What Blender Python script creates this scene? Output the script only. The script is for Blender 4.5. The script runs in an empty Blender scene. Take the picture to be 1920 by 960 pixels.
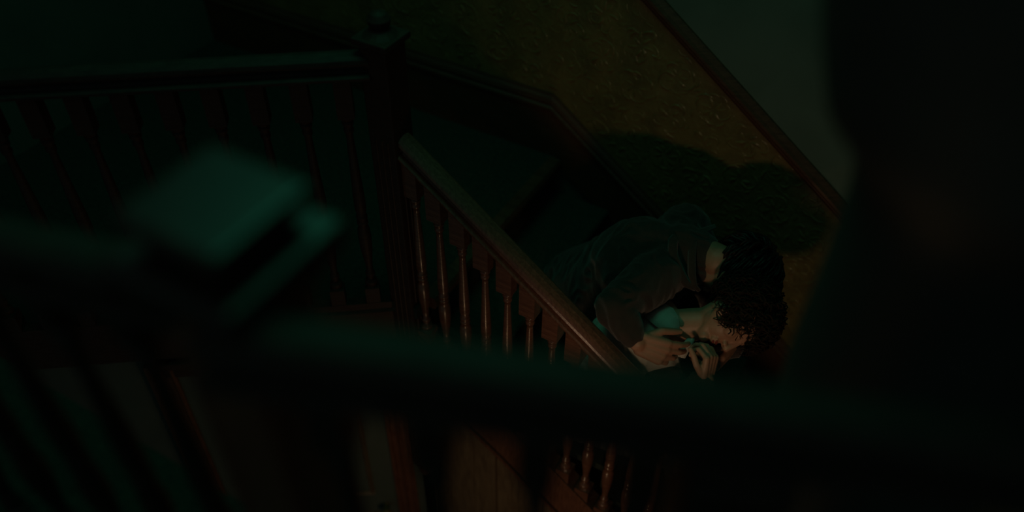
import bpy, bmesh, math, random
from mathutils import Vector, Matrix, noise

# ------------------------------------------------------------------ camera
sc = bpy.context.scene
COL = sc.collection
PITCH, YAW, ROLL, FPX, CAMH = 43.0, 29.6, 0.6, 1577.0, 2.1
_p, _y, _r = (math.radians(v) for v in (PITCH, YAW, ROLL))
F = Vector((-math.sin(_y)*math.cos(_p), math.cos(_y)*math.cos(_p), -math.sin(_p)))
_R0 = Vector((math.cos(_y), math.sin(_y), 0)); _U0 = _R0.cross(F)
R = _R0*math.cos(_r) + _U0*math.sin(_r)
U = -_R0*math.sin(_r) + _U0*math.cos(_r)
EYE = Vector((0, 0, CAMH))
cd = bpy.data.cameras.new('camera'); cam = bpy.data.objects.new('camera', cd); COL.objects.link(cam)
cam.matrix_world = Matrix(((R.x, U.x, -F.x, EYE.x), (R.y, U.y, -F.y, EYE.y), (R.z, U.z, -F.z, EYE.z), (0, 0, 0, 1)))
cd.sensor_width = 36.0; cd.lens = 36.0*FPX/1920.0; cd.clip_start = 0.02
cd.dof.use_dof = True; cd.dof.focus_distance = 2.62; cd.dof.aperture_fstop = 0.72
sc.camera = cam

# ------------------------------------------------------------------ light
sc.view_settings.view_transform = 'Standard'; sc.view_settings.look = 'None'
sc.view_settings.gamma = 1.0; sc.view_settings.exposure = 0.0
sc.view_settings.use_curve_mapping = False
world = bpy.data.worlds.new('night'); sc.world = world; world.use_nodes = True
world.node_tree.nodes['Background'].inputs[0].default_value = (0.60, 1.0, 0.92, 1)
world.node_tree.nodes['Background'].inputs[1].default_value = 0.031

def light(name, kind, loc, target, energy, color, **kw):
    d = bpy.data.lights.new(name, kind); d.energy = energy; d.color = color
    for k, v in kw.items(): setattr(d, k, v)
    o = bpy.data.objects.new(name, d); COL.objects.link(o)
    o.location = loc
    o.rotation_euler = (Vector(target)-Vector(loc)).to_track_quat('-Z', 'Y').to_euler()
    return o
# lamp glow coming up the stairwell from the hall side, and cold green light falling from above the landing
light('hall_lamp_light', 'SPOT', (-0.12, 0.62, 0.45), (-0.46, 2.3, 0.02), 8.6, (1.0, 0.64, 0.38),
      spot_size=math.radians(80), spot_blend=1.0, shadow_soft_size=0.06)
light('landing_light', 'AREA', (-1.2, 1.6, 3.2), (-0.6, 1.5, 0.3), 4.0, (0.08, 1.0, 0.56), shape='SQUARE', size=1.0)
light('lower_hall_light', 'POINT', (-0.55, 0.75, -0.90), (0, 0, 0), 2.1, (1.0, 0.62, 0.32), shadow_soft_size=0.05)

# ------------------------------------------------------------------ helpers
def V(px, py, d):
    """point seen at (px, py) of the 1920x960 photo, at real depth d metres along the view axis"""
    return EYE + (F + R*((px-960)/FPX) - U*((py-480)/FPX))*d

def link(name, me, mat=None, parent=None, smooth=False):
    if mat is not None and not me.materials: me.materials.append(mat)
    if smooth:
        for p in me.polygons: p.use_smooth = True
    o = bpy.data.objects.new(name, me); COL.objects.link(o)
    if parent is not None: o.parent = parent
    return o
def mesh(name, v, f):
    me = bpy.data.meshes.new(name); me.from_pydata([tuple(a) for a in v], [], f); me.update()
    return me
def empty(name, loc=(0, 0, 0)):
    o = bpy.data.objects.new(name, None); COL.objects.link(o); o.location = loc; o.empty_display_size = 0.05
    return o
def tag(o, label=None, cat=None, group=None, kind=None):
    if label: o['label'] = label
    if cat: o['category'] = cat
    if group: o['group'] = group
    if kind: o['kind'] = kind
    return o
def struct(o, label=None, cat=None):
    return tag(o, label, cat, kind='structure')

class MB:
    def __init__(s): s.v = []; s.f = []
    def add(s, v, f):
        n = len(s.v); s.v += [Vector(a) for a in v]; s.f += [tuple(i+n for i in q) for q in f]
    def box(s, a, b, bev=0.0):
        bm = bmesh.new(); bmesh.ops.create_cube(bm, size=1)
        a, b = Vector(a), Vector(b); c = (a+b)/2; d = b-a
        for v in bm.verts: v.co = Vector((v.co.x*d.x, v.co.y*d.y, v.co.z*d.z))+c
        if bev: bmesh.ops.bevel(bm, geom=list(bm.edges), offset=bev, segments=2, profile=0.6, affect='EDGES')
        s.bm(bm)
    def bm(s, bm):
        bm.verts.ensure_lookup_table(); bm.verts.index_update()
        s.add([v.co.copy() for v in bm.verts], [tuple(v.index for v in f.verts) for f in bm.faces]); bm.free()
    def prism(s, prof, A, B, side, up):
        """closed profile [(a,b)] swept straight from A to B; a along side, b along up"""
        A, B, side, up = map(Vector, (A, B, side, up)); n = len(prof)
        v = [A+side*a+up*b for a, b in prof]+[B+side*a+up*b for a, b in prof]
        f = [(i, (i+1) % n, n+(i+1) % n, n+i) for i in range(n)]+[tuple(range(n-1, -1, -1)), tuple(range(n, 2*n))]
        s.add(v, f)
    def lathe(s, prof, seg=16, axis=(0, 0)):
        n = len(prof); v = []
        for r, z in prof:
            for k in range(seg):
                t = 2*math.pi*k/seg; v.append((axis[0]+r*math.cos(t), axis[1]+r*math.sin(t), z))
        f = [(i*seg+k, i*seg+(k+1) % seg, (i+1)*seg+(k+1) % seg, (i+1)*seg+k) for i in range(n-1) for k in range(seg)]
        f += [tuple(range(seg-1, -1, -1)), tuple(range((n-1)*seg, n*seg))]
        s.add(v, f)
    def tube(s, pts, rad, seg=6):
        pts = [Vector(p) for p in pts]; n = len(pts); v = []
        t0 = (pts[1]-pts[0]).normalized(); a = t0.orthogonal().normalized()
        for i, p in enumerate(pts):
            t = (pts[min(i+1, n-1)]-pts[max(i-1, 0)]).normalized()
            a = (a-t*a.dot(t)).normalized(); b = t.cross(a); r = rad[i] if isinstance(rad, (list, tuple)) else rad
            for k in range(seg):
                w = 2*math.pi*k/seg; v.append(p+(a*math.cos(w)+b*math.sin(w))*r)
        f = [(i*seg+k, i*seg+(k+1) % seg, (i+1)*seg+(k+1) % seg, (i+1)*seg+k) for i in range(n-1) for k in range(seg)]
        f += [tuple(range(seg-1, -1, -1)), tuple(range((n-1)*seg, n*seg))]
        s.add(v, f)
    # soft body pieces, fused later by a voxel remesh
    def ell(s, c, rad, axes=None, seg=32):
        c = Vector(c); ax = axes or (Vector((1, 0, 0)), Vector((0, 1, 0)), Vector((0, 0, 1)))
        bm = bmesh.new(); bmesh.ops.create_uvsphere(bm, u_segments=seg, v_segments=seg//2+2, radius=1)
        for v in bm.verts:
            q = v.co; v.co = c+ax[0]*(q.x*rad[0])+ax[1]*(q.y*rad[1])+ax[2]*(q.z*rad[2])
        s.bm(bm)
    def cap(s, a, b, ra, rb, seg=36):
        a, b = Vector(a), Vector(b); d = b-a; L = max(d.length, 1e-5); t = d/L
        pts = []; rad = []
        for k in range(6):
            w = math.pi/2*(k+.15)/6; pts.append(a-t*ra*math.cos(w)); rad.append(ra*math.sin(w))
        pts.append(a); rad.append(ra); pts.append(b); rad.append(rb)
        for k in range(5, -1, -1):
            w = math.pi/2*(k+.15)/6; pts.append(b+t*rb*math.cos(w)); rad.append(rb*math.sin(w))
        s.tube(pts, rad, seg)
    def chain(s, pts, rad):
        for i in range(len(pts)-1): s.cap(pts[i], pts[i+1], rad[i], rad[i+1])
    def build(s, name, mat, parent=None, smooth=False):
        return link(name, mesh(name, s.v, s.f), mat, parent, smooth)
    def fuse(s, name, mat, parent, vox, smooth=4, fold=0.0, fscale=0.06):
        me = mesh(name, s.v, s.f); o = bpy.data.objects.new(name+'_tmp', me); COL.objects.link(o)
        m = o.modifiers.new('r', 'REMESH'); m.mode = 'VOXEL'; m.voxel_size = vox; m.use_smooth_shade = True
        if smooth:
            m = o.modifiers.new('s', 'SMOOTH'); m.factor = 0.5; m.iterations = smooth
        dg = bpy.context.evaluated_depsgraph_get(); dg.update()
        res = bpy.data.meshes.new_from_object(o.evaluated_get(dg)); res.name = name
        bpy.data.objects.remove(o); bpy.data.meshes.remove(me)
        if fold:
            res.update(); ns = [v.normal.copy() for v in res.vertices]
            for v, nn in zip(res.vertices, ns):
                q = v.co/fscale
                h = noise.noise(q+Vector((0, 0, 2*noise.noise(q*.5))))
                h = (1-abs(h)*2.2)
                v.co += nn*fold*h
        res.materials.clear()
        return link(name, res, mat, parent, True)

# ------------------------------------------------------------------ materials
def mat(name, col, rough=0.5, col2=None, scale=(8, 8, 8), nscale=6.0, detail=5.0, bump=0.0, bscale=None, spec=0.5, coat=0.0, dist=0.5, sheen=0.0, sss=0.0):
    m = bpy.data.materials.new(name); m.use_nodes = True; nt = m.node_tree; b = nt.nodes['Principled BSDF']
    b.inputs['Roughness'].default_value = rough
    b.inputs['Specular IOR Level'].default_value = spec
    b.inputs['Coat Weight'].default_value = coat; b.inputs['Coat Roughness'].default_value = 0.18
    b.inputs['Sheen Weight'].default_value = sheen
    tc = nt.nodes.new('ShaderNodeTexCoord'); mp = nt.nodes.new('ShaderNodeMapping'); mp.inputs['Scale'].default_value = scale
    nt.links.new(tc.outputs['Object'], mp.inputs[0])
    nz = nt.nodes.new('ShaderNodeTexNoise'); nz.inputs['Scale'].default_value = nscale; nz.inputs['Detail'].default_value = detail; nz.inputs['Distortion'].default_value = dist
    nt.links.new(mp.outputs[0], nz.inputs[0])
    cr = nt.nodes.new('ShaderNodeValToRGB'); cr.color_ramp.elements[0].position = .3; cr.color_ramp.elements[1].position = .72
    c2 = col2 or tuple(c*0.6 for c in col)
    cr.color_ramp.elements[0].color = (*c2, 1); cr.color_ramp.elements[1].color = (*col, 1)
    nt.links.new(nz.outputs[0], cr.inputs[0]); nt.links.new(cr.outputs[0], b.inputs['Base Color'])
    if bump:
        bp = nt.nodes.new('ShaderNodeBump'); bp.inputs['Strength'].default_value = bump; bp.inputs['Distance'].default_value = 0.004
        src = nz
        if bscale:
            src = nt.nodes.new('ShaderNodeTexNoise'); src.inputs['Scale'].default_value = bscale; src.inputs['Detail'].default_value = 4
            nt.links.new(tc.outputs['Object'], src.inputs[0])
        nt.links.new(src.outputs[0], bp.inputs['Height']); nt.links.new(bp.outputs[0], b.inputs['Normal'])
    if sss:
        b.inputs['Subsurface Weight'].default_value = sss; b.inputs['Subsurface Radius'].default_value = (.012, .005, .003); b.inputs['Subsurface Scale'].default_value = 1.0
    return m
M = {}
M['wood'] = mat('mahogany', (.24, .105, .065), .28, (.13, .052, .032), (3, 3, 26), 7, bump=.15, coat=.25)
M['wood_h'] = mat('mahogany_rail', (.25, .110, .068), .30, (.13, .052, .032), (22, 22, 3), 6, bump=.15, coat=.25)
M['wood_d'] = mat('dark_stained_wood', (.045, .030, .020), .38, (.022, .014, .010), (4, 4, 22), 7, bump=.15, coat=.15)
M['wood_l'] = mat('mahogany_shaded', (.075, .035, .022), .6, (.04, .018, .012), (3, 3, 26), 7, bump=.15, spec=.35)  # mahogany darkened for landing newel, balusters and trim: shade put into the colour
M['skirt'] = mat('skirting_wood', (.15, .066, .036), .42, (.075, .032, .018), (1.5, 6, 40), 6, bump=.25)
M['panel'] = mat('panel_wood', (.24, .165, .10), .42, (.14, .09, .055), (8, 8, 1.5), 7, bump=.2)
M['carpet'] = mat('stair_carpet', (.050, .066, .050), .95, (.030, .040, .032), (1, 1, 1), 60, bump=.6, bscale=300, spec=.1)
M['wall'] = mat('green_wall_paint', (.150, .205, .168), .75, (.125, .172, .140), (1, 1, 1), 5, bump=.1, bscale=90, spec=.3)
M['wall_low'] = mat('lower_hall_paint', (.12, .145, .12), .75, (.095, .118, .098), (1, 1, 1), 5, bump=.1, bscale=90, spec=.3)
M['dado'] = mat('embossed_dado_paper', (.27, .190, .070), .42, (.16, .11, .042), (1, 1, 1), 9, bump=.9, bscale=55, spec=.5)
M['relief'] = mat('embossed_dado_relief', (.28, .20, .075), .20, (.16, .115, .042), (1, 1, 1), 12, bump=.35, bscale=120, spec=.55)
M['column'] = mat('dark_painted_column', (.075, .085, .075), .6, (.055, .062, .055), (1, 1, 1), 6, bump=.1, bscale=80, spec=.4)
M['floor'] = mat('lower_floor_boards', (.022, .015, .010), .9, (.012, .008, .006), (3, 14, 3), 5, bump=.1, spec=.1)
M['wood_r'] = mat('dull_dark_rail', (.050, .036, .026), .62, (.026, .018, .013), (4, 4, 22), 7, bump=.15, spec=.4)  # rough, to damp the green sheen; on the landing its dark tone paints shade
M['skin'] = mat('skin', (.46, .255, .165), .5, (.40, .205, .125), (1, 1, 1), 30, bump=.12, bscale=260, sss=.08)
M['skin_b'] = mat('fair_skin', (.50, .29, .19), .48, (.43, .225, .14), (1, 1, 1), 26, bump=.1, bscale=260, sss=.08)
M['lips'] = mat('lips', (.30, .075, .06), .4, (.25, .06, .05), (1, 1, 1), 30)
M['shirt'] = mat('white_shirt_cotton', (.60, .58, .50), .85, (.52, .50, .43), (1, 1, 1), 18, bump=.25, bscale=160, sheen=.2)
M['jacket'] = mat('dark_wool_jacket', (.044, .030, .021), .9, (.030, .020, .014), (1, 1, 1), 30, bump=.5, bscale=320, sheen=.25)
M['cardigan'] = mat('dark_knit', (.040, .030, .024), .95, (.028, .021, .017), (1, 1, 1), 30, bump=.5, bscale=260, sheen=.2)
M['trouser'] = mat('grey_trouser', (.10, .10, .085), .9, (.075, .075, .065), (1, 1, 1), 30, bump=.4, bscale=300)
M['trouser_d'] = mat('dark_trouser', (.03, .028, .026), .9, (.02, .019, .018), (1, 1, 1), 30, bump=.4, bscale=300)
M['shoe'] = mat('black_shoe', (.015, .013, .012), .35, (.01, .009, .008), (1, 1, 1), 12)
M['hair_a'] = mat('dark_hair', (.014, .010, .008), .5, (.007, .005, .004), (1, 1, 1), 40, spec=.35)
M['hair_b'] = mat('brown_hair', (.036, .022, .012), .75, (.016, .0095, .0055), (1, 1, 1), 40, spec=.15)
M['brass'] = mat('aged_brass', (.35, .22, .08), .35, (.22, .13, .05), (1, 1, 1), 20)

# ------------------------------------------------------------------ staircase dimensions
YW, YR = 2.60, 1.60            # far wall plane, banister plane
X0, GO, SL = -1.26, 0.24, 0.74 # top nosing, going, pitch
RI = GO*SL
ZF = -13*RI                    # lower hall floor
def nose(x): return -SL*(x-X0)
XB = X0+13*GO

# ------------------------------------------------------------------ setting
def quadwall(name, x0, x1, y0, y1, z0, z1, m):
    b = MB(); b.box((x0, y0, z0), (x1, y1, z1)); return struct(b.build(name, m))
quadwall('wall_back', -3.2, 2.4, YW, YW+.12, ZF-.1, 3.4, M['wall'])
quadwall('wall_left', -3.32, -3.2, -1.2, YW+.12, ZF-.1, 3.4, M['wall_low'])
quadwall('wall_right', 2.4, 2.52, -1.2, YW+.12, ZF-.1, 3.4, M['wall_low'])
fl = quadwall('floor', -3.2, 2.4, -1.2, YW, ZF-.1, ZF, M['floor'])

# dado paper on the far wall (a thin embossed sheet that follows the stairs)
dado = empty('trim_1', (0, YW, 0)); struct(dado, 'golden brown embossed wallpaper dado along the staircase wall', 'wallpaper')
def skirt_top(x): return min(.29, nose(x)+.267)
def dado_bot(x): return min(1.02, nose(x)+.99)
XE = 2.35
v = []; f = []
NX = 40
for i in range(NX+1):
    x = -3.19+(XE+3.19)*i/NX
    for yy in (-.004, -.0005):
        v += [(x, yy, skirt_top(x)-.02), (x, yy, dado_bot(x)+.02)]
for i in range(NX):
    a = 4*i; c = 4*(i+1)
    f += [(a, c, c+1, a+1), (a+1, c+1, c+3, a+3), (a, a+2, c+2, c)]
o = link('paper_sheet', mesh('paper_sheet', v, f), M['dado'], dado)

# raised leaf scrolls of the embossed paper
rnd = random.Random(4)
rel = MB()
def stroke(cx, cz, ang, length, curl, w, h):
    n = 6; p = []; a = ang; x, z = cx, cz
    for i in range(n+1):
        p.append((x, z)); x += math.cos(a)*length/n; z += math.sin(a)*length/n; a += curl/n
    L = []
    for i, (x, z) in enumerate(p):
        t = i/n; ww = w*math.sin(math.pi*(.12+.86*t))**.8
        j = min(i, n-1); dx, dz = p[j+1][0]-p[j][0], p[j+1][1]-p[j][1]; l = math.hypot(dx, dz)
        nx, nz = -dz/l, dx/l
        L.append(((x+nx*ww, -.004, z+nz*ww), (x+nx*ww*.1, -.004-h*(.35+.65*math.sin(math.pi*t)), z+nz*ww*.1), (x-nx*ww, -.004, z-nz*ww)))
    v = [q for r in L for q in r]; f = []
    for i in range(n):
        a = 3*i
        f += [(a, a+1, a+4, a+3), (a+1, a+2, a+5, a+4)]
    rel.add(v, f)
TX, TZ = .15, .17
for ix in range(-14, 15):
    for iz in range(-16, 9):
        cx = ix*TX-.2; cz = iz*TZ+(TZ/2 if ix % 2 else 0)
        if not (-2.6 < cx < .75): continue
        if not (skirt_top(cx)-.1 < cz < dado_bot(cx)+.1): continue
        mir = 1 if (ix+iz) % 2 else -1
        S = []
        for k in range(7):                                   # flower head
            a = 2*math.pi*k/7+rnd.uniform(-.1, .1)
            S.append((cx+.012*math.cos(a), cz+.012*math.sin(a), a, .034, .7*mir, .0065, .0042))
        for k in range(5):                                   # scrolling stems and leaves
            a = 2*math.pi*k/5+.4
            S.append((cx+.045*math.cos(a), cz+.045*math.sin(a), a+.9*mir, .062, 2.3*mir, .0045, .004))
            S.append((cx+.06*math.cos(a+.3), cz+.06*math.sin(a+.3), a-1.0*mir, .045, -1.7*mir, .0055, .0038))
            S.append((cx+.078*math.cos(a+.6), cz+.078*math.sin(a+.6), a+1.6*mir, .032, 1.2*mir, .005, .0035))
        for (x, z, a, l, c, w, h) in S:
            x += rnd.uniform(-.004, .004); z += rnd.uniform(-.004, .004)
            ex, ez = x+l*.6*math.cos(a), z+l*.6*math.sin(a)
            if all(skirt_top(q)+.008 < w_ < dado_bot(q)-.008 for q, w_ in ((x, z), (ex, ez), (x, z+.02), (x, z-.02))):
                stroke(x, z, a+rnd.uniform(-.15, .15), l*rnd.uniform(.8, 1.3), c*rnd.uniform(.6, 1.3), w, h*rnd.choice((.45, .6, .8, 1.0, 1.3)))
o = rel.build('leaf_relief', M['relief'], dado, True); o['kind'] = 'stuff'

# dado rail, skirting: straight moulded pieces, level on the landing and raking along the flight
def rake_moulding(name, prof, off, mat_, xs):
    b = MB()
    sec = []
    for x in xs:
        if name == 'trim_2': z = dado_bot(x)
        else: z = skirt_top(x)
        sec.append((x, z))
    n = len(prof); v = []; f = []
    for x, z in sec:
        v += [(x, YW-a, z+bb) for a, bb in prof]
    for i in range(len(sec)-1):
        for k in range(n):
            a = i*n+k; c = i*n+(k+1) % n
            f.append((a, c, c+n, a+n))
    f += [tuple(range(n)), tuple(range((len(sec)-1)*n+n-1, (len(sec)-1)*n-1, -1))]
    b.add(v, f); return b.build(name, mat_)
bx = X0+(.99-1.02)/SL
d = rake_moulding('trim_2', [(0, -.005), (.012, -.005), (.018, .008), (.018, .018), (.032, .026), (.038, .036), (.038, .048), (.026, .056), (.018, .066), (.010, .074), (0, .074)], 0, M['skirt'], [-3.2, bx, XE])
struct(d, 'dark wooden dado rail slanting above the embossed wallpaper', 'dado rail')
sx = X0-(.29-.267)/SL
d = rake_moulding('baseboard_back', [(0, -.30), (.022, -.30), (.022, -.075), (.030, -.070), (.030, -.058), (.022, -.050), (.026, -.036), (.022, -.020), (.014, -.010), (.012, 0), (0, 0)], 0, M['skirt'], [-3.2, sx, XE])
struct(d, 'reddish wooden skirting board stepping down beside the stairs', 'skirting')

# landing slab with a wooden nosing, edge canted away from the newel post
NW = Vector((-1.32, YR, 0)); LD = Vector((math.cos(math.radians(217)), math.sin(math.radians(217)), 0))
LE = NW+LD*1.9
b = MB()
poly = [(X0, YW), (-3.2, YW), (-3.2, LE.y), (LE.x, LE.y), (NW.x-.02, YR-.04), (X0, YR-.04)]
n = len(poly)
b.add([(x, y, -.001) for x, y in poly]+[(x, y, -.05) for x, y in poly], [tuple(range(n)), tuple(range(2*n-1, n-1, -1))]+[(i, n+i, n+(i+1) % n, (i+1) % n) for i in range(n)])
lf = struct(b.build('floor', M['carpet']), 'dark green carpeted landing at the head of the stairs', 'landing')
b = MB(); b.prism([(-.02, -.05), (.026, -.05), (.034, -.03), (.034, -.015), (.026, .002), (-.02, .002)], (X0, YR+.03, 0), (X0, YW-.03, 0), (1, 0, 0), (0, 0, 1))
b.build('nosing', M['skirt'], lf)
b = MB(); nd = Vector((-LD.y, LD.x, 0))
b.prism([(-.01, -.20), (.015, -.20), (.015, -.03), (.025, -.025), (.025, .004), (-.01, .004)], NW+LD*.06, LE, nd, (0, 0, 1))
b.build('fascia', M['wood_l'], lf)

# wall below the landing with a cased door
LW = struct(link('wall_lower', mesh('wall_lower', *(lambda P, Q: ([(P.x, P.y, ZF), (Q.x, Q.y, ZF), (Q.x, Q.y, -.05), (P.x, P.y, -.05)]+[(P.x+.1*nd.x*-1, P.y-.1*nd.y, ZF), (Q.x-.1*nd.x, Q.y-.1*nd.y, ZF), (Q.x-.1*nd.x, Q.y-.1*nd.y, -.05), (P.x-.1*nd.x, P.y-.1*nd.y, -.05)], [(0, 1, 2, 3), (7, 6, 5, 4), (0, 4, 5, 1), (1, 5, 6, 2), (2, 6, 7, 3), (3, 7, 4, 0)]))(NW+LD*.02, LE)), M['wall_low']))
door = empty('door_1', NW+LD*.5+Vector((0, 0, ZF))); struct(door, 'painted panel door with wooden casing under the landing', 'door')
def onW(s, z, o_=0): return NW+LD*s+Vector((0, 0, z))+nd*o_-door.location
def vcasing(name, s0, s1, z0, z1, m):
    b = MB(); w = s1-s0
    pr = [(0, 0), (0, .018), (w*.12, .026), (w*.22, .018), (w*.45, .018), (w*.52, .030), (w*.62, .020), (w*.8, .020), (w*.86, .034), (w, .034), (w, 0)]
    b.prism(pr, onW(s0, z0), onW(s0, z1), LD, nd); return b.build(name, m, door)
vcasing('casing', .055, .145, ZF, -.22, M['wood_h'])
vcasing('casing', .86, .95, ZF, -.22, M['wood_h'])
b = MB(); b.prism([(-.22, 0), (-.22, .03), (-.25, .03), (-.26, .02), (-.30, .02), (-.31, 0)], onW(.055, 0), onW(.95, 0), (0, 0, 1), nd); b.build('header', M['wood_l'], door)
b = MB(); b.prism([(0, 0), (0, .008), (.715, .008), (.715, 0)], onW(.145, ZF), onW(.145, -.30), LD, nd); dl = b.build('door_leaf', M['wall_low'], door)
for s0, s1 in ((.24, .45), (.52, .76)):
    for z0, z1 in ((ZF+.25, ZF+.95), (ZF+1.1, -.42)):
        b = MB(); w = .022
        for p, q, sd, up in ((onW(s0, z0), onW(s0, z1), LD, nd), (onW(s1, z0), onW(s1, z1), -LD, nd)):
            b.prism([(0, .008), (w*.3, .022), (w, .012), (w, .008)], p, q, sd, up)
        for p, q, sd in ((onW(s0, z0), onW(s1, z0), (0, 0, 1)), (onW(s0, z1), onW(s1, z1), (0, 0, -1))):
            b.prism([(0, .008), (w*.3, .022), (w, .012), (w, .008)], p, q, sd, nd)
        b.build('panel_moulding', M['panel'], dl)
b = MB(); p = onW(.20, ZF+1.0, .03); b.ell(p+nd*.03, (.026, .026, .026)); b.cap(p-nd*.03, p+nd*.02, .01, .01); b.build('door_knob', M['brass'], door, True)

# ------------------------------------------------------------------ the flight
stair = empty('staircase', (X0, (YR+YW)/2, -RI)); tag(stair, 'carpeted wooden flight of stairs descending along the embossed wallpaper wall', 'staircase')
so = stair.location
tm = MB(); w = (YW-YR-.08)/2
tm.prism([(-.005, -.032), (GO+.012, -.032), (GO+.024, -.022), (GO+.026, -.010), (GO+.018, 0), (-.005, 0)], (0, -w, 0), (0, w, 0), (1, 0, 0), (0, 0, 1))
tme = mesh('tread', tm.v, tm.f); rm = MB(); rm.box((-.012, -w, -RI+.0), (0, w, -.032)); rme = mesh('riser', rm.v, rm.f)
for k in range(1, 13):
    t = link('tread', tme, M['carpet'], stair); t.location = (X0+GO*(k-1)-so.x, .015, -RI*k-so.z)
for k in range(0, 13):
    t = link('riser', rme, M['carpet'], stair); t.location = (X0+GO*k-so.x, .015, -RI*k-so.z)
def rakebox(name, x0, x1, y0, y1, lo, hi, m, par, org):
    b = MB(); b.add([(x, y, nose(x)+o_) for x in (x0, x1) for y in (y0, y1) for o_ in (lo, hi)],
                    [(0, 1, 3, 2), (4, 6, 7, 5), (0, 4, 5, 1), (2, 3, 7, 6), (0, 2, 6, 4), (1, 5, 7, 3)])
    for q in b.v: q -= Vector(org)
    return b.build(name, m, par)
ost = rakebox('outer_string', X0-.02, XB, YR-.015, YR+.03, -.46, -.19, M['wood_h'], stair, so)
rakebox('string_cap', X0-.02, XB, YR-.032, YR+.036, -.19, -.165, M['wood_h'], stair, so)
rakebox('string_bead', X0-.02, XB, YR-.026, YR-.012, -.45, -.425, M['wood_h'], stair, so)
# boarded spandrel under the flight
sp = empty('spandrel', (X0, YR, ZF)); tag(sp, 'brown vertical wooden boards filling the side below the stair string', 'panelling')
x = X0-.02; k = 0
while x < 1.0:
    wv = .105; z1 = nose(x)-.44; z2 = nose(x+wv)-.44
    if z2 < ZF+.05: break
    b = MB(); dy = .004*((k*7) % 3)
    y0, y1 = YR-.006-dy, YR+.02
    b.add([(x+.002, y0, ZF), (x+wv-.002, y0, ZF), (x+wv-.002, y0, z2), (x+.002, y0, z1), (x+.002, y1, ZF), (x+wv-.002, y1, ZF), (x+wv-.002, y1, z2), (x+.002, y1, z1)],
          [(0, 1, 2, 3), (7, 6, 5, 4), (0, 4, 5, 1), (1, 5, 6, 2), (2, 6, 7, 3), (3, 7, 4, 0)])
    for q in b.v: q -= sp.location
    b.build('board', M['panel'], sp); x += wv; k += 1

# ------------------------------------------------------------------ banister of the flight
ban = empty('banister', (NW.x, YR, 0)); tag(ban, 'mahogany stair banister with turned balusters sloping down beside the two people', 'banister', 'balustrades of the stairwell')
bo = ban.location
_RH = [(.028, 0), (.037, .006), (.038, .014), (.033, .019), (.020, .022), (.014, .030), (.015, .040), (.026, .044), (.031, .053), (.029, .064), (.020, .072)]
RAIL = _RH+[(0, .076)]+[(-a, b_) for a, b_ in reversed(_RH)]
def rail(name, A, B, par, org, m):
    b = MB(); A, B = Vector(A)-Vector(org), Vector(B)-Vector(org); h = (B-A); side = Vector((h.y, -h.x, 0)).normalized()
    b.prism(RAIL, A, B, side, (0, 0, 1)); return b.build(name, m, par, False)
RT = .68
rail('handrail', (NW.x+.03, YR, nose(NW.x+.03)+RT-.074), (XB, YR, nose(XB)+RT-.074), ban, bo, M['wood_h'])
def turned(z0, z1, base=.06, mid=.44):
    """turned profile between base ring (z0) and top ring (z1)"""
    h = z1-z0
    P = [(.0, .010), (.0, .020), (.015, .021), (.028, .019), (.034, .012), (.05, .011), (.062, .016), (.078, .016), (.09, .011),
         (.14, .0125), (.24, .0195), (.32, .0215), (.37, .0195), (.395, .0135), (.405, .018), (.418, .018), (.428, .0135), (.438, .018), (.452, .018), (.462, .0145),
         (.50, .0185), (.58, .0180), (.75, .0140), (.90, .0108), (.925, .0105), (.935, .0145), (.952, .0150), (.962, .0115), (.975, .017), (1.0, .018), (1.0, .010)]
    return [(r, z0+h*t) for t, r in P]
def baluster_mesh(name, rake, zb, z0, z1, zt, hb=.020):
    """square foot and head cut to the rake, turned between; z relative to nosing line at its centre"""
    b = MB()
    b.lathe(turned(z0, z1), 16); nl = len(b.f)-2
    def block(a, c, sa, sc):
        v = []
        for sx_ in (-hb, hb):
            for sy_ in (-hb, hb):
                v += [(sx_, sy_, a-sa*sx_), (sx_, sy_, c-sc*sx_)]
        b.add(v, [(0, 1, 3, 2), (4, 6, 7, 5), (0, 4, 5, 1), (2, 3, 7, 6), (0, 2, 6, 4), (1, 5, 7, 3)])
    def cone(a, c, ra, rc):
        b.lathe([(ra, a), (rc, c)], 14)
    block(zb, z0-.008, rake, 0); cone(z0-.008, z0, hb*.98, .018)
    block(z1+.012, zt, 0, rake); cone(z1, z1+.012, .018, hb*.98)
    me = mesh(name, b.v, b.f)
    for p in me.polygons[:nl]: p.use_smooth = True
    return me
bme = baluster_mesh('baluster', SL, -.17, -.115, .475, RT-.07, .027)
i = 0
while True:
    x = -1.253+.0825*i
    if x > 1.2: break
    o = link('baluster', bme, M['wood'], ban); o.location = (x-bo.x, 0, nose(x)); i += 1
def newel_mesh(par, hw, z0, z1, m):
    b = MB(); b.box((-hw, -hw, z0), (hw, hw, z1), .006)
    for k in range(4):
        c, s_ = [(1, 0), (0, 1), (-1, 0), (0, -1)][k]
        for e in (-.45, 0, .45):
            p = Vector((c*hw, s_*hw, 0)); q = Vector((-s_, c, 0))*hw*e
            b.cap(p+q+Vector((0, 0, z0+.05)), p+q+Vector((0, 0, z1-.3)), .004, .004, 6)
    return b.build('newel_post', m, par)
newel_mesh(ban, .046, -1.0, .98, M['wood_l'])
b = MB(); b.box((-.058, -.058, .98), (.058, .058, 1.0), .005); b.lathe([(.05, 1.0), (.035, 1.012), (.022, 1.02), (.030, 1.03), (.033, 1.045), (.022, 1.06), (.004, 1.066)], 16); b.build('newel_cap', M['wood_l'], ban)
b = MB(); b.lathe([(.004, -1.10), (.028, -1.08), (.036, -1.05), (.030, -1.02), (.044, -1.0)], 16); b.build('newel_drop', M['wood'], ban, True)

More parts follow.
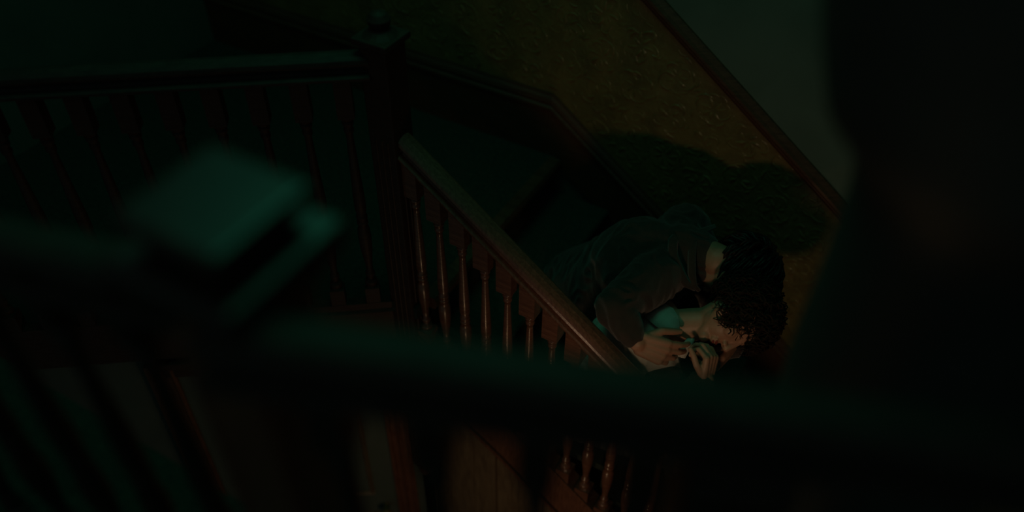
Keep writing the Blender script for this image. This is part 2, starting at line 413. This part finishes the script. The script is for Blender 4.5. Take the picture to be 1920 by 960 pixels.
# landing balustrade, canted off the newel
lb = empty('landing_balustrade', NW); tag(lb, 'level landing balustrade in deep shadow left of the stair newel post', 'banister', 'balustrades of the stairwell')
LR = .95
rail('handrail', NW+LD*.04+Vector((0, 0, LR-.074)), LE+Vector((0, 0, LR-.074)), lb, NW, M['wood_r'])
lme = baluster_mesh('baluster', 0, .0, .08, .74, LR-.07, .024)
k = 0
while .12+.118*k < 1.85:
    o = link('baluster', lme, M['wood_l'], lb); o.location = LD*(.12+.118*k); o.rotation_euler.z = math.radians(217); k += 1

# ------------------------------------------------------------------ upper gallery in the foreground
GF = .60
NG = Vector((-.565, .405, GF)); G0 = Vector((-.53, .328, 0)); GD = Vector((.94, .34, 0)).normalized(); gn = Vector((-GD.y, GD.x, 0))
b = MB(); pg = [NG+Vector((-2.4, .1, 0)), NG+Vector((.0, .1, 0)), G0+GD*1.9+gn*.06, G0+GD*1.9+gn*.06+Vector((0, -1.7, 0)), NG+Vector((-2.4, -1.5, 0))]
n = 5; b.add([(p.x, p.y, GF) for p in pg]+[(p.x, p.y, GF-.14) for p in pg], [tuple(range(n-1, -1, -1)), tuple(range(n, 2*n))]+[(i, (i+1) % n, n+(i+1) % n, n+i) for i in range(n)])
struct(b.build('floor', M['carpet']), 'dark floor of the upper gallery where the viewer stands', 'floor')
gal = empty('gallery_balustrade', NG); tag(gal, 'blurred dark foreground balustrade with square capped newel post', 'banister', 'balustrades of the stairwell')
b = MB(); b.box((-.054, -.054, 0), (.054, .054, .865), .008)
for sx_, sy_ in ((-1, -1), (-1, 1), (1, -1), (1, 1)):
    b.cap((sx_*.05, sy_*.05, .12), (sx_*.05, sy_*.05, .80), .010, .010, 8)
b.build('newel_post', M['wood'], gal, False)
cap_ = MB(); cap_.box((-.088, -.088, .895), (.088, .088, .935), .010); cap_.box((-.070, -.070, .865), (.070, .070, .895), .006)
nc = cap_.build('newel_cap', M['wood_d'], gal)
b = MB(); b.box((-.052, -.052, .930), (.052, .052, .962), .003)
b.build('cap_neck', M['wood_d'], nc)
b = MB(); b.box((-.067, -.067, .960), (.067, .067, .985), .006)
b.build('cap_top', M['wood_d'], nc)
gr = MB(); sidev = gn
gr.prism([(a*1.0, bb) for a, bb in RAIL], G0+GD*.0+Vector((0, 0, 1.43))-NG, G0+GD*1.0+Vector((0, 0, 1.43))-NG, sidev, (0, 0, 1))
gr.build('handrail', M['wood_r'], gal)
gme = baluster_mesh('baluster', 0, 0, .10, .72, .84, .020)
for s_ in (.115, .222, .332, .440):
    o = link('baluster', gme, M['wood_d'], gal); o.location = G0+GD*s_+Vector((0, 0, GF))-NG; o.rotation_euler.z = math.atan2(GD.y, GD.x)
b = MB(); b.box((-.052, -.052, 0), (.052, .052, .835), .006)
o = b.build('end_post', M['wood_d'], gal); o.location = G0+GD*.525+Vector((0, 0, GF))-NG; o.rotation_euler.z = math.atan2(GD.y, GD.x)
# second rail of the gallery, running left from the newel
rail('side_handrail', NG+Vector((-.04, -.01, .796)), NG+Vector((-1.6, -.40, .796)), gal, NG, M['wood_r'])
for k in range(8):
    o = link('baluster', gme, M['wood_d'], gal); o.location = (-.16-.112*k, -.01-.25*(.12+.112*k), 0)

# thick turned column at the right of the gallery
cl = MB()
cp = [(.24, ZF-GF), (.24, ZF-GF+.3), (.20, ZF-GF+.34), (.165, ZF-GF+.4), (.150, -.2), (.160, .17), (.16, .35), (.165, .55), (.162, .70), (.162, .86), (.168, .91), (.186, .95), (.222, .99), (.235, 1.03), (.245, 1.06), (.262, 1.13), (.285, 1.20), (.30, 1.27), (.30, 1.5), (.26, 1.53), (.26, 2.8)]
cl.lathe(cp, 48)
co = cl.build('column', M['column'], None, True); co.location = (.116, .94, GF)
tag(co, 'thick blurred black column with flared head at right of the foreground rail', 'column')

# ------------------------------------------------------------------ people
def head_pieces(b, c, fw, up, s=1.0, ears=True):
    """skull, jaw, nose, lips, brow, lids, ears in a head frame (x = its right-hand side)"""
    up = up.normalized(); fw = (fw-up*fw.dot(up)).normalized(); rt = fw.cross(up)
    ax = (rt, fw, up)
    P = lambda x, y, z: c+(rt*x+fw*y+up*z)*s
    E = lambda x, y, z, r: b.ell(P(x, y, z), tuple(q*s for q in r), ax)
    E(0, -.015, .035, (.076, .096, .086)); E(0, .028, -.02, (.063, .066, .088))
    for q in (-1, 1):
        b.cap(P(q*.056, -.002, -.045), P(0, .062, -.098), .022*s, .019*s)
        E(q*.040, .062, -.018, (.026, .024, .026)); b.cap(P(q*.012, .084, .026), P(q*.044, .070, .030), .010*s, .010*s)
        E(q*.031, .076, .006, (.0155, .0125, .011))
        E(q*.0125, .097, -.032, (.009, .011, .008))
        if ears:
            E(q*.078, -.010, .0, (.007, .019, .031)); E(q*.078, -.006, -.024, (.007, .010, .011))
    b.cap(P(0, .088, .016), P(0, .110, -.026), .0085*s, .0115*s)
    E(0, .086, -.058, (.026, .014, .0075)); E(0, .084, -.069, (.023, .014, .0085)); E(0, .074, -.095, (.022, .020, .018))
    E(0, .080, -.047, (.020, .014, .012))
    return P, ax
def hand_pieces(b, wrist, palm_dir, back, s, curls, spread=.1, thumb_side=1, thumb_curl=.5):
    """palm and five fingers. palm_dir: wrist to knuckles, back: normal of the back of the hand"""
    d = palm_dir.normalized(); nb = (back-d*back.dot(d)).normalized(); sd = d.cross(nb)*thumb_side
    kn = []
    for i, o_ in enumerate((.031, .011, -.010, -.029)):
        k = wrist+d*(.088-(abs(i-1)*.004))*s+sd*o_*s; kn.append(k)
        b.cap(wrist+d*.012*s+sd*o_*.75*s, k, .0145*s, .0125*s, 20)
    b.cap(wrist+d*.03*s+sd*.022*s-nb*.010*s, wrist+d*.06*s+sd*.018*s-nb*.010*s, .017*s, .014*s, 12)
    for i, k in enumerate(kn):
        L = ((.042, .026, .021), (.046, .030, .023), (.043, .028, .022), (.034, .021, .019))[i]
        a = math.radians(curls[i][0]) if isinstance(curls[i], tuple) else math.radians(curls[i]); ang = 0
        dd = (d+sd*spread*(1.3-i)*.7).normalized(); pts = [k]; p = k
        for j in range(3):
            ang += a*(1.0, 1.1, .7)[j]
            p = p+(dd*math.cos(ang)-nb*math.sin(ang))*L[j]*s; pts.append(p)
        r = (.0098, .0090, .0083, .0072) if i < 3 else (.0088, .0079, .0072, .0064)
        b.chain(pts, [q*s for q in r])
    t0 = wrist+d*.022*s+sd*.026*s-nb*.006*s
    td = (d*.75+sd*.62-nb*.35*thumb_curl).normalized(); t1 = t0+td*.046*s
    td2 = (d*.93+sd*.2-nb*.5*thumb_curl).normalized(); t2 = t1+td2*.034*s; t3 = t2+(td2-nb*.25*thumb_curl).normalized()*.026*s
    b.chain([t0, t1, t2, t3], [.0145*s, .0115*s, .0105*s, .0085*s])
    return kn
def locks(b, c, ax, s, n, rnd, length, curl, rad, sel, flow):
    """separate curving locks of hair rooted on the scalp"""
    rt, fw, up = ax; k = 0
    while k < n:
        th = rnd.uniform(0, 2*math.pi); ph = math.acos(rnd.uniform(-.75, 1))
        q = Vector((math.sin(ph)*math.cos(th), math.sin(ph)*math.sin(th), math.cos(ph)))
        if not sel(q): continue
        p = c+(rt*q.x*.079+fw*(q.y*.099-.015)+up*(q.z*.090+.035))*s
        nr = (rt*q.x+fw*q.y+up*q.z).normalized()
        dr = flow(q, nr, rt, fw, up); dr = (dr-nr*dr.dot(nr)*.9).normalized()
        L = length*rnd.uniform(.7, 1.25); N = 7; pts = [p-nr*.006]; w = rnd.uniform(0, 6.28); sd = nr.cross(dr)
        for i in range(1, N+1):
            t = i/N
            pts.append(p+nr*(.010+.020*math.sin(math.pi*t*.9)*rnd.uniform(.7, 1.2))*s+dr*L*t+(sd*math.cos(w+t*curl)+nr*math.sin(w+t*curl)*.6)*(.011*s*(curl > 3)+.003)*(t**.5))
        b.tube(pts, [rad*(1-.75*(i/N)**2)*rnd.uniform(.85, 1.15) for i in range(N+1)], 5)
        k += 1

# ---- the person bending over, in a dark jacket
pa = empty('person', (-.9, 2.14, -2*RI)); po = pa.location
tag(pa, 'person in dark jacket bent over and hugging the other person on the stairs', 'person')
W_ = lambda p: Vector(p)-po
hA = V(1378, 510, 2.76); upA = (R*.93-U*.30+F*.12); fwA = (-U*.80+F*.45+R*.1)
pel = Vector((-.90, 2.14, -.25)); cheA = V(1205, 500, 2.86); neckA = V(1318, 478, 2.80)
rsh = V(1228, 520, 2.70); lsh = V(1285, 428, 2.93)
relb = V(1152, 578, 2.55); rwr = V(1195, 642, 2.535); lelb = V(1330, 520, 3.0); lwr = V(1372, 655, 2.74)
kR, aR = Vector((-.47, 1.99, -.20)), Vector((-.45, 2.0, -.64)); kL, aL = Vector((-.47, 2.32, -.20)), Vector((-.45, 2.32, -.64))
b = MB()
head_pieces(b, W_(hA), fwA, upA, 1.0)
nk = W_(neckA); b.cap(nk, W_(hA)-upA.normalized()*.06-fwA.normalized()*.02, .060, .056); b.cap(nk-(upA.normalized()*.06), nk, .058, .060)
b.chain([W_(pel), W_(cheA), nk], [.125, .13, .05]); b.chain([W_(rsh), nk], [.045, .035]); b.chain([W_(lsh), nk], [.045, .035])
b.chain([W_(rsh), W_(relb), W_(rwr)], [.048, .038, .027]); b.chain([W_(lsh), W_(lelb), W_(lwr)], [.048, .038, .027])
hdA = (V(1262, 668, 2.545)-rwr); hand_pieces(b, W_(rwr), hdA, (-F*.9-U*.25), 1.05, (20, 24, 30, 34), .12, -1, .6)
hand_pieces(b, W_(lwr), (V(1330, 700, 2.66)-lwr), (-F*.6-U*.7), 1.0, (30, 32, 34, 36), .08, 1, .6)
for hy, k_, a_ in ((-.09, kR, aR), (.09, kL, aL)):
    b.chain([W_(pel+Vector((0, hy, -.01))), W_(k_), W_(a_)], [.075, .052, .036]); b.cap(W_(a_+Vector((0, 0, -.02))), W_(a_+Vector((.14, 0, -.045))), .034, .028)
bodyA = b.fuse('body', M['skin'], pa, .0035, 3)
# jacket
b = MB(); upn = (neckA-cheA).normalized()
b.chain([W_(pel+Vector((.0, 0, .02))), W_(pel.lerp(cheA, .5)), W_(cheA), W_(cheA.lerp(neckA, .62)), W_(cheA.lerp(neckA, .84))], [.165, .160, .168, .120, .092])
b.chain([W_(cheA.lerp(neckA, .3)), W_(rsh)], [.12, .082]); b.chain([W_(cheA.lerp(neckA, .3)), W_(lsh)], [.12, .082])
b.chain([W_(rsh), W_(rsh.lerp(relb, .55)), W_(relb), W_(relb.lerp(rwr, .5)), W_(rwr-(rwr-relb).normalized()*.030)], [.084, .070, .058, .047, .037])
b.chain([W_(lsh), W_(lelb), W_(lwr-(lwr-lelb).normalized()*.02)], [.084, .064, .044])
jkA = b.fuse('jacket', M['jacket'], pa, .006, 3, .0065, .055)
# collar band and lapel of the jacket, lying round the neck
def band(name, m, par, pts, nrm, wid, th):
    b = MB(); n = len(pts); v = []; f = []
    for i, p in enumerate(pts):
        t = (pts[min(i+1, n-1)]-pts[max(i-1, 0)]).normalized(); nn = nrm[i].normalized(); sd = t.cross(nn).normalized()
        w = wid[i] if isinstance(wid, list) else wid
        for a, h in ((-w, 0), (-w*.5, th), (w*.5, th), (w, 0), (w*.5, -th), (-w*.5, -th)): v.append(p+sd*a+nn*h)
    for i in range(n-1):
        for k in range(6): f.append((i*6+k, i*6+(k+1) % 6, i*6+6+(k+1) % 6, i*6+6+k))
    f += [tuple(range(5, -1, -1)), tuple(range((n-1)*6, n*6))]
    b.add(v, f); return b.build(name, m, par, True)
cpts = [(1304, 542, 2.69), (1288, 532, 2.675), (1274, 510, 2.665), (1262, 480, 2.67), (1262, 452, 2.71), (1280, 432, 2.78), (1306, 424, 2.86)]
band('jacket_collar', M['jacket'], jkA, [W_(V(*q)) for q in cpts], [(-F*.9+U*.2)]*len(cpts), [.008, .014, .017, .018, .018, .016, .010], .006)
cpts = [(1312, 546, 2.70), (1301, 536, 2.68), (1297, 512, 2.675), (1297, 480, 2.69), (1300, 452, 2.72), (1314, 434, 2.78), (1342, 424, 2.85)]
band('shirt_collar', M['jacket'], jkA, [W_(V(*q)) for q in cpts], [(-F*.9-R*.3)]*len(cpts), [.006, .011, .013, .013, .013, .011, .008], .005)
# trousers and shoes
b = MB()
for hy, k_, a_ in ((-.09, kR, aR), (.09, kL, aL)):
    b.chain([W_(pel+Vector((0, hy, .0))), W_(k_), W_(a_+Vector((0, 0, .03)))], [.105, .075, .058])
b.cap(W_(pel+Vector((0, -.07, 0))), W_(pel+Vector((0, .07, 0))), .118, .118)
b.fuse('trousers', M['trouser_d'], pa, .008, 3, .004, .06)
for a_ in (aR, aL):
    b = MB(); b.cap(W_(a_+Vector((-.03, 0, -.035))), W_(a_+Vector((.16, 0, -.052))), .046, .036); b.fuse('shoe', M['shoe'], pa, .006, 2)
# hair: full dark mop
b = MB(); upn = upA.normalized(); fwn = (fwA-upn*fwA.dot(upn)).normalized(); rtn = fwn.cross(upn); axA = (rtn, fwn, upn)
rnd = random.Random(11)
b.ell(W_(hA)+upn*.034-fwn*.022, (.084, .098, .084), axA)
locks(b, W_(hA), axA, .99, 420, rnd, .075, 2.2, .0075, lambda q: not (q.y > .45 and q.z < .35) and not (q.z < -.72), lambda q, nr, rt, fw, up: (fw*.55-up*.35+rt*.25*(1 if q.x > 0 else -1)))
b.build('hair', M['hair_a'], pa, True)

# ---- the person being held, white shirt and dark cardigan
pb = empty('person', (-.72, 1.83, -3*RI)); po = pb.location
tag(pb, 'person with curly brown hair and white shirt slumped sideways in the other person\'s arms', 'person')
hB = V(1377, 592, 2.60); upB = (R*.985-U*.06-F*.10); fwB = (-U*.90-F*.36+R*.02)
pel = Vector((-.70, 1.83, -.44)); cheB = V(1180, 648, 2.76); nkB = V(1262, 612, 2.66); nk2 = V(1325, 606, 2.625)
nsh = V(1236, 676, 2.67); fsh = V(1225, 560, 2.80)
nelb = V(1262, 775, 2.58); nwr = V(1324, 712, 2.55); felb = V(1190, 690, 2.92); fwr = V(1260, 740, 2.75)
kN, aN = Vector((-.31, 1.76, -.40)), Vector((-.24, 1.76, -.81)); kF, aF = Vector((-.33, 1.93, -.38)), Vector((-.24, 1.92, -.81))
b = MB()
PB, axB = head_pieces(b, W_(hB), fwB, upB, .96)
b.chain([W_(cheB), W_(nkB), W_(nk2)], [.11, .054, .050]); b.cap(W_(nk2), W_(hB)-upB.normalized()*.035, .050, .052)
b.chain([W_(pel), W_(cheB)], [.11, .115]); b.chain([W_(nsh), W_(nkB)], [.045, .045]); b.chain([W_(fsh), W_(nkB)], [.045, .045])
b.chain([W_(nsh), W_(nelb), W_(nwr)], [.042, .034, .024]); b.chain([W_(fsh), W_(felb), W_(fwr)], [.042, .034, .024])
hdB = (V(1336, 660, 2.53)-nwr)
hand_pieces(b, W_(nwr), hdB, (R*.60-F*.62+U*.45), .86, (58, 50, 46, 42), .05, -1, .9)
hand_pieces(b, W_(fwr), Vector((.7, -.3, -.3)), (-F), .92, (20, 22, 24, 26), .08, 1, .5)
for hy, k_, a_ in ((-.08, kN, aN), (.08, kF, aF)):
    b.chain([W_(pel+Vector((0, hy, -.01))), W_(k_), W_(a_)], [.07, .048, .034]); b.cap(W_(a_+Vector((0, 0, -.02))), W_(a_+Vector((.13, 0, -.045))), .03, .026)
b.fuse('body', M['skin_b'], pb, .0030, 2)
b = MB()
b.ell(PB(0, .094, -.058), (.022, .006, .005), axB); b.ell(PB(0, .092, -.0685), (.019, .006, .0055), axB)
b.build('lips', M['lips'], pb, True)
for q in (-1, 1):
    b = MB(); b.tube([PB(q*.017, .0865, .002), PB(q*.026, .0895, -.002), PB(q*.036, .0875, -.001), PB(q*.045, .080, .003)], .0013, 5)
    b.build('eyelash', M['hair_b'], pb, True)
for q in (-1, 1):
    b = MB(); b.tube([PB(q*.014, .094, .030), PB(q*.028, .090, .036), PB(q*.046, .078, .033)], [.0035, .0035, .0015], 5)
    b.build('eyebrow', M['hair_b'], pb, True)
# shirt
b = MB()
b.chain([W_(pel+Vector((.02, 0, .04))), W_(cheB), W_(cheB.lerp(nkB, .60))], [.135, .140, .085])
b.chain([W_(cheB.lerp(nkB, .4)), W_(nsh)], [.09, .062]); b.chain([W_(cheB.lerp(nkB, .4)), W_(fsh)], [.09, .062])
b.chain([W_(nsh), W_(nelb), W_(nwr-(nwr-nelb).normalized()*.02)], [.060, .048, .036]); b.chain([W_(fsh), W_(felb), W_(fwr)], [.060, .048, .034])
b.cap(W_(V(1222, 652, 2.73)), W_(V(1250, 662, 2.71)), .065, .050)
shB = b.fuse('shirt', M['shirt'], pb, .005, 3, .004, .05)
# open shirt collar: two wings folded over round the neck
def collar(name, m, par, stand, fall, th=.0035):
    """strip between the line where the collar stands at the neck and its falling outer edge"""
    n = len(stand); v = []; f = []
    mid = [(a+c)/2-F*.010 for a, c in zip(stand, fall)]
    for a, q, c in zip(stand, mid, fall):
        nn = -F*th
        v += [a+nn, q+nn, c+nn, c-nn, q-nn, a-nn]
    for i in range(n-1):
        for k in range(6): f.append((i*6+k, i*6+(k+1) % 6, i*6+6+(k+1) % 6, i*6+6+k))
    f += [tuple(range(5, -1, -1)), tuple(range((n-1)*6, n*6))]
    bb = MB(); bb.add(v, f); return bb.build(name, m, par, True)
collar('collar', M['shirt'], shB, [W_(V(*q)) for q in ((1272, 632, 2.585), (1274, 610, 2.59), (1271, 592, 2.605), (1262, 578, 2.64), (1248, 570, 2.69))],
       [W_(V(*q)) for q in ((1244, 622, 2.60), (1230, 612, 2.60), (1216, 600, 2.62), (1204, 586, 2.65), (1214, 574, 2.70))])
collar('collar', M['shirt'], shB, [W_(V(*q)) for q in ((1284, 672, 2.60), (1292, 658, 2.60), (1299, 646, 2.605), (1303, 634, 2.615))],
       [W_(V(*q)) for q in ((1270, 668, 2.60), (1273, 656, 2.60), (1280, 645, 2.605), (1288, 634, 2.615))])
# cardigan over arms and lower body
b = MB()
b.chain([W_(pel), W_(pel.lerp(cheB, .30))], [.148, .146])
b.chain([W_(nsh.lerp(nelb, .42)), W_(nelb), W_(nelb.lerp(nwr, .80))], [.064, .056, .044])
b.chain([W_(fsh.lerp(felb, .2)), W_(felb), W_(felb.lerp(fwr, .8))], [.068, .058, .045])
b.fuse('cardigan', M['cardigan'], pb, .006, 3, .005, .05)
b = MB()
for hy, k_, a_ in ((-.08, kN, aN), (.08, kF, aF)):
    b.chain([W_(pel+Vector((0, hy, 0))), W_(k_), W_(a_+Vector((0, 0, .03)))], [.09, .066, .052])
b.fuse('trousers', M['trouser'], pb, .008, 3, .004, .06)
for a_ in (aN, aF):
    b = MB(); b.cap(W_(a_+Vector((-.03, 0, -.035))), W_(a_+Vector((.14, 0, -.05))), .042, .034); b.fuse('shoe', M['shoe'], pb, .006, 2)
b = MB(); rnd = random.Random(5)
b.ell(W_(hB)+axB[2]*.034-axB[1]*.026, (.079, .089, .078), axB)
locks(b, W_(hB), axB, .96, 1100, rnd, .055, 7.5, .0034, lambda q: not (q.y > .50 and q.z < .42) and not (q.z < -.6), lambda q, nr, rt, fw, up: (-up*.55+fw*.35-rt*.1+Vector((rnd.uniform(-.6, .6), rnd.uniform(-.6, .6), rnd.uniform(-.6, .6)))))
b.build('hair', M['hair_b'], pb, True)
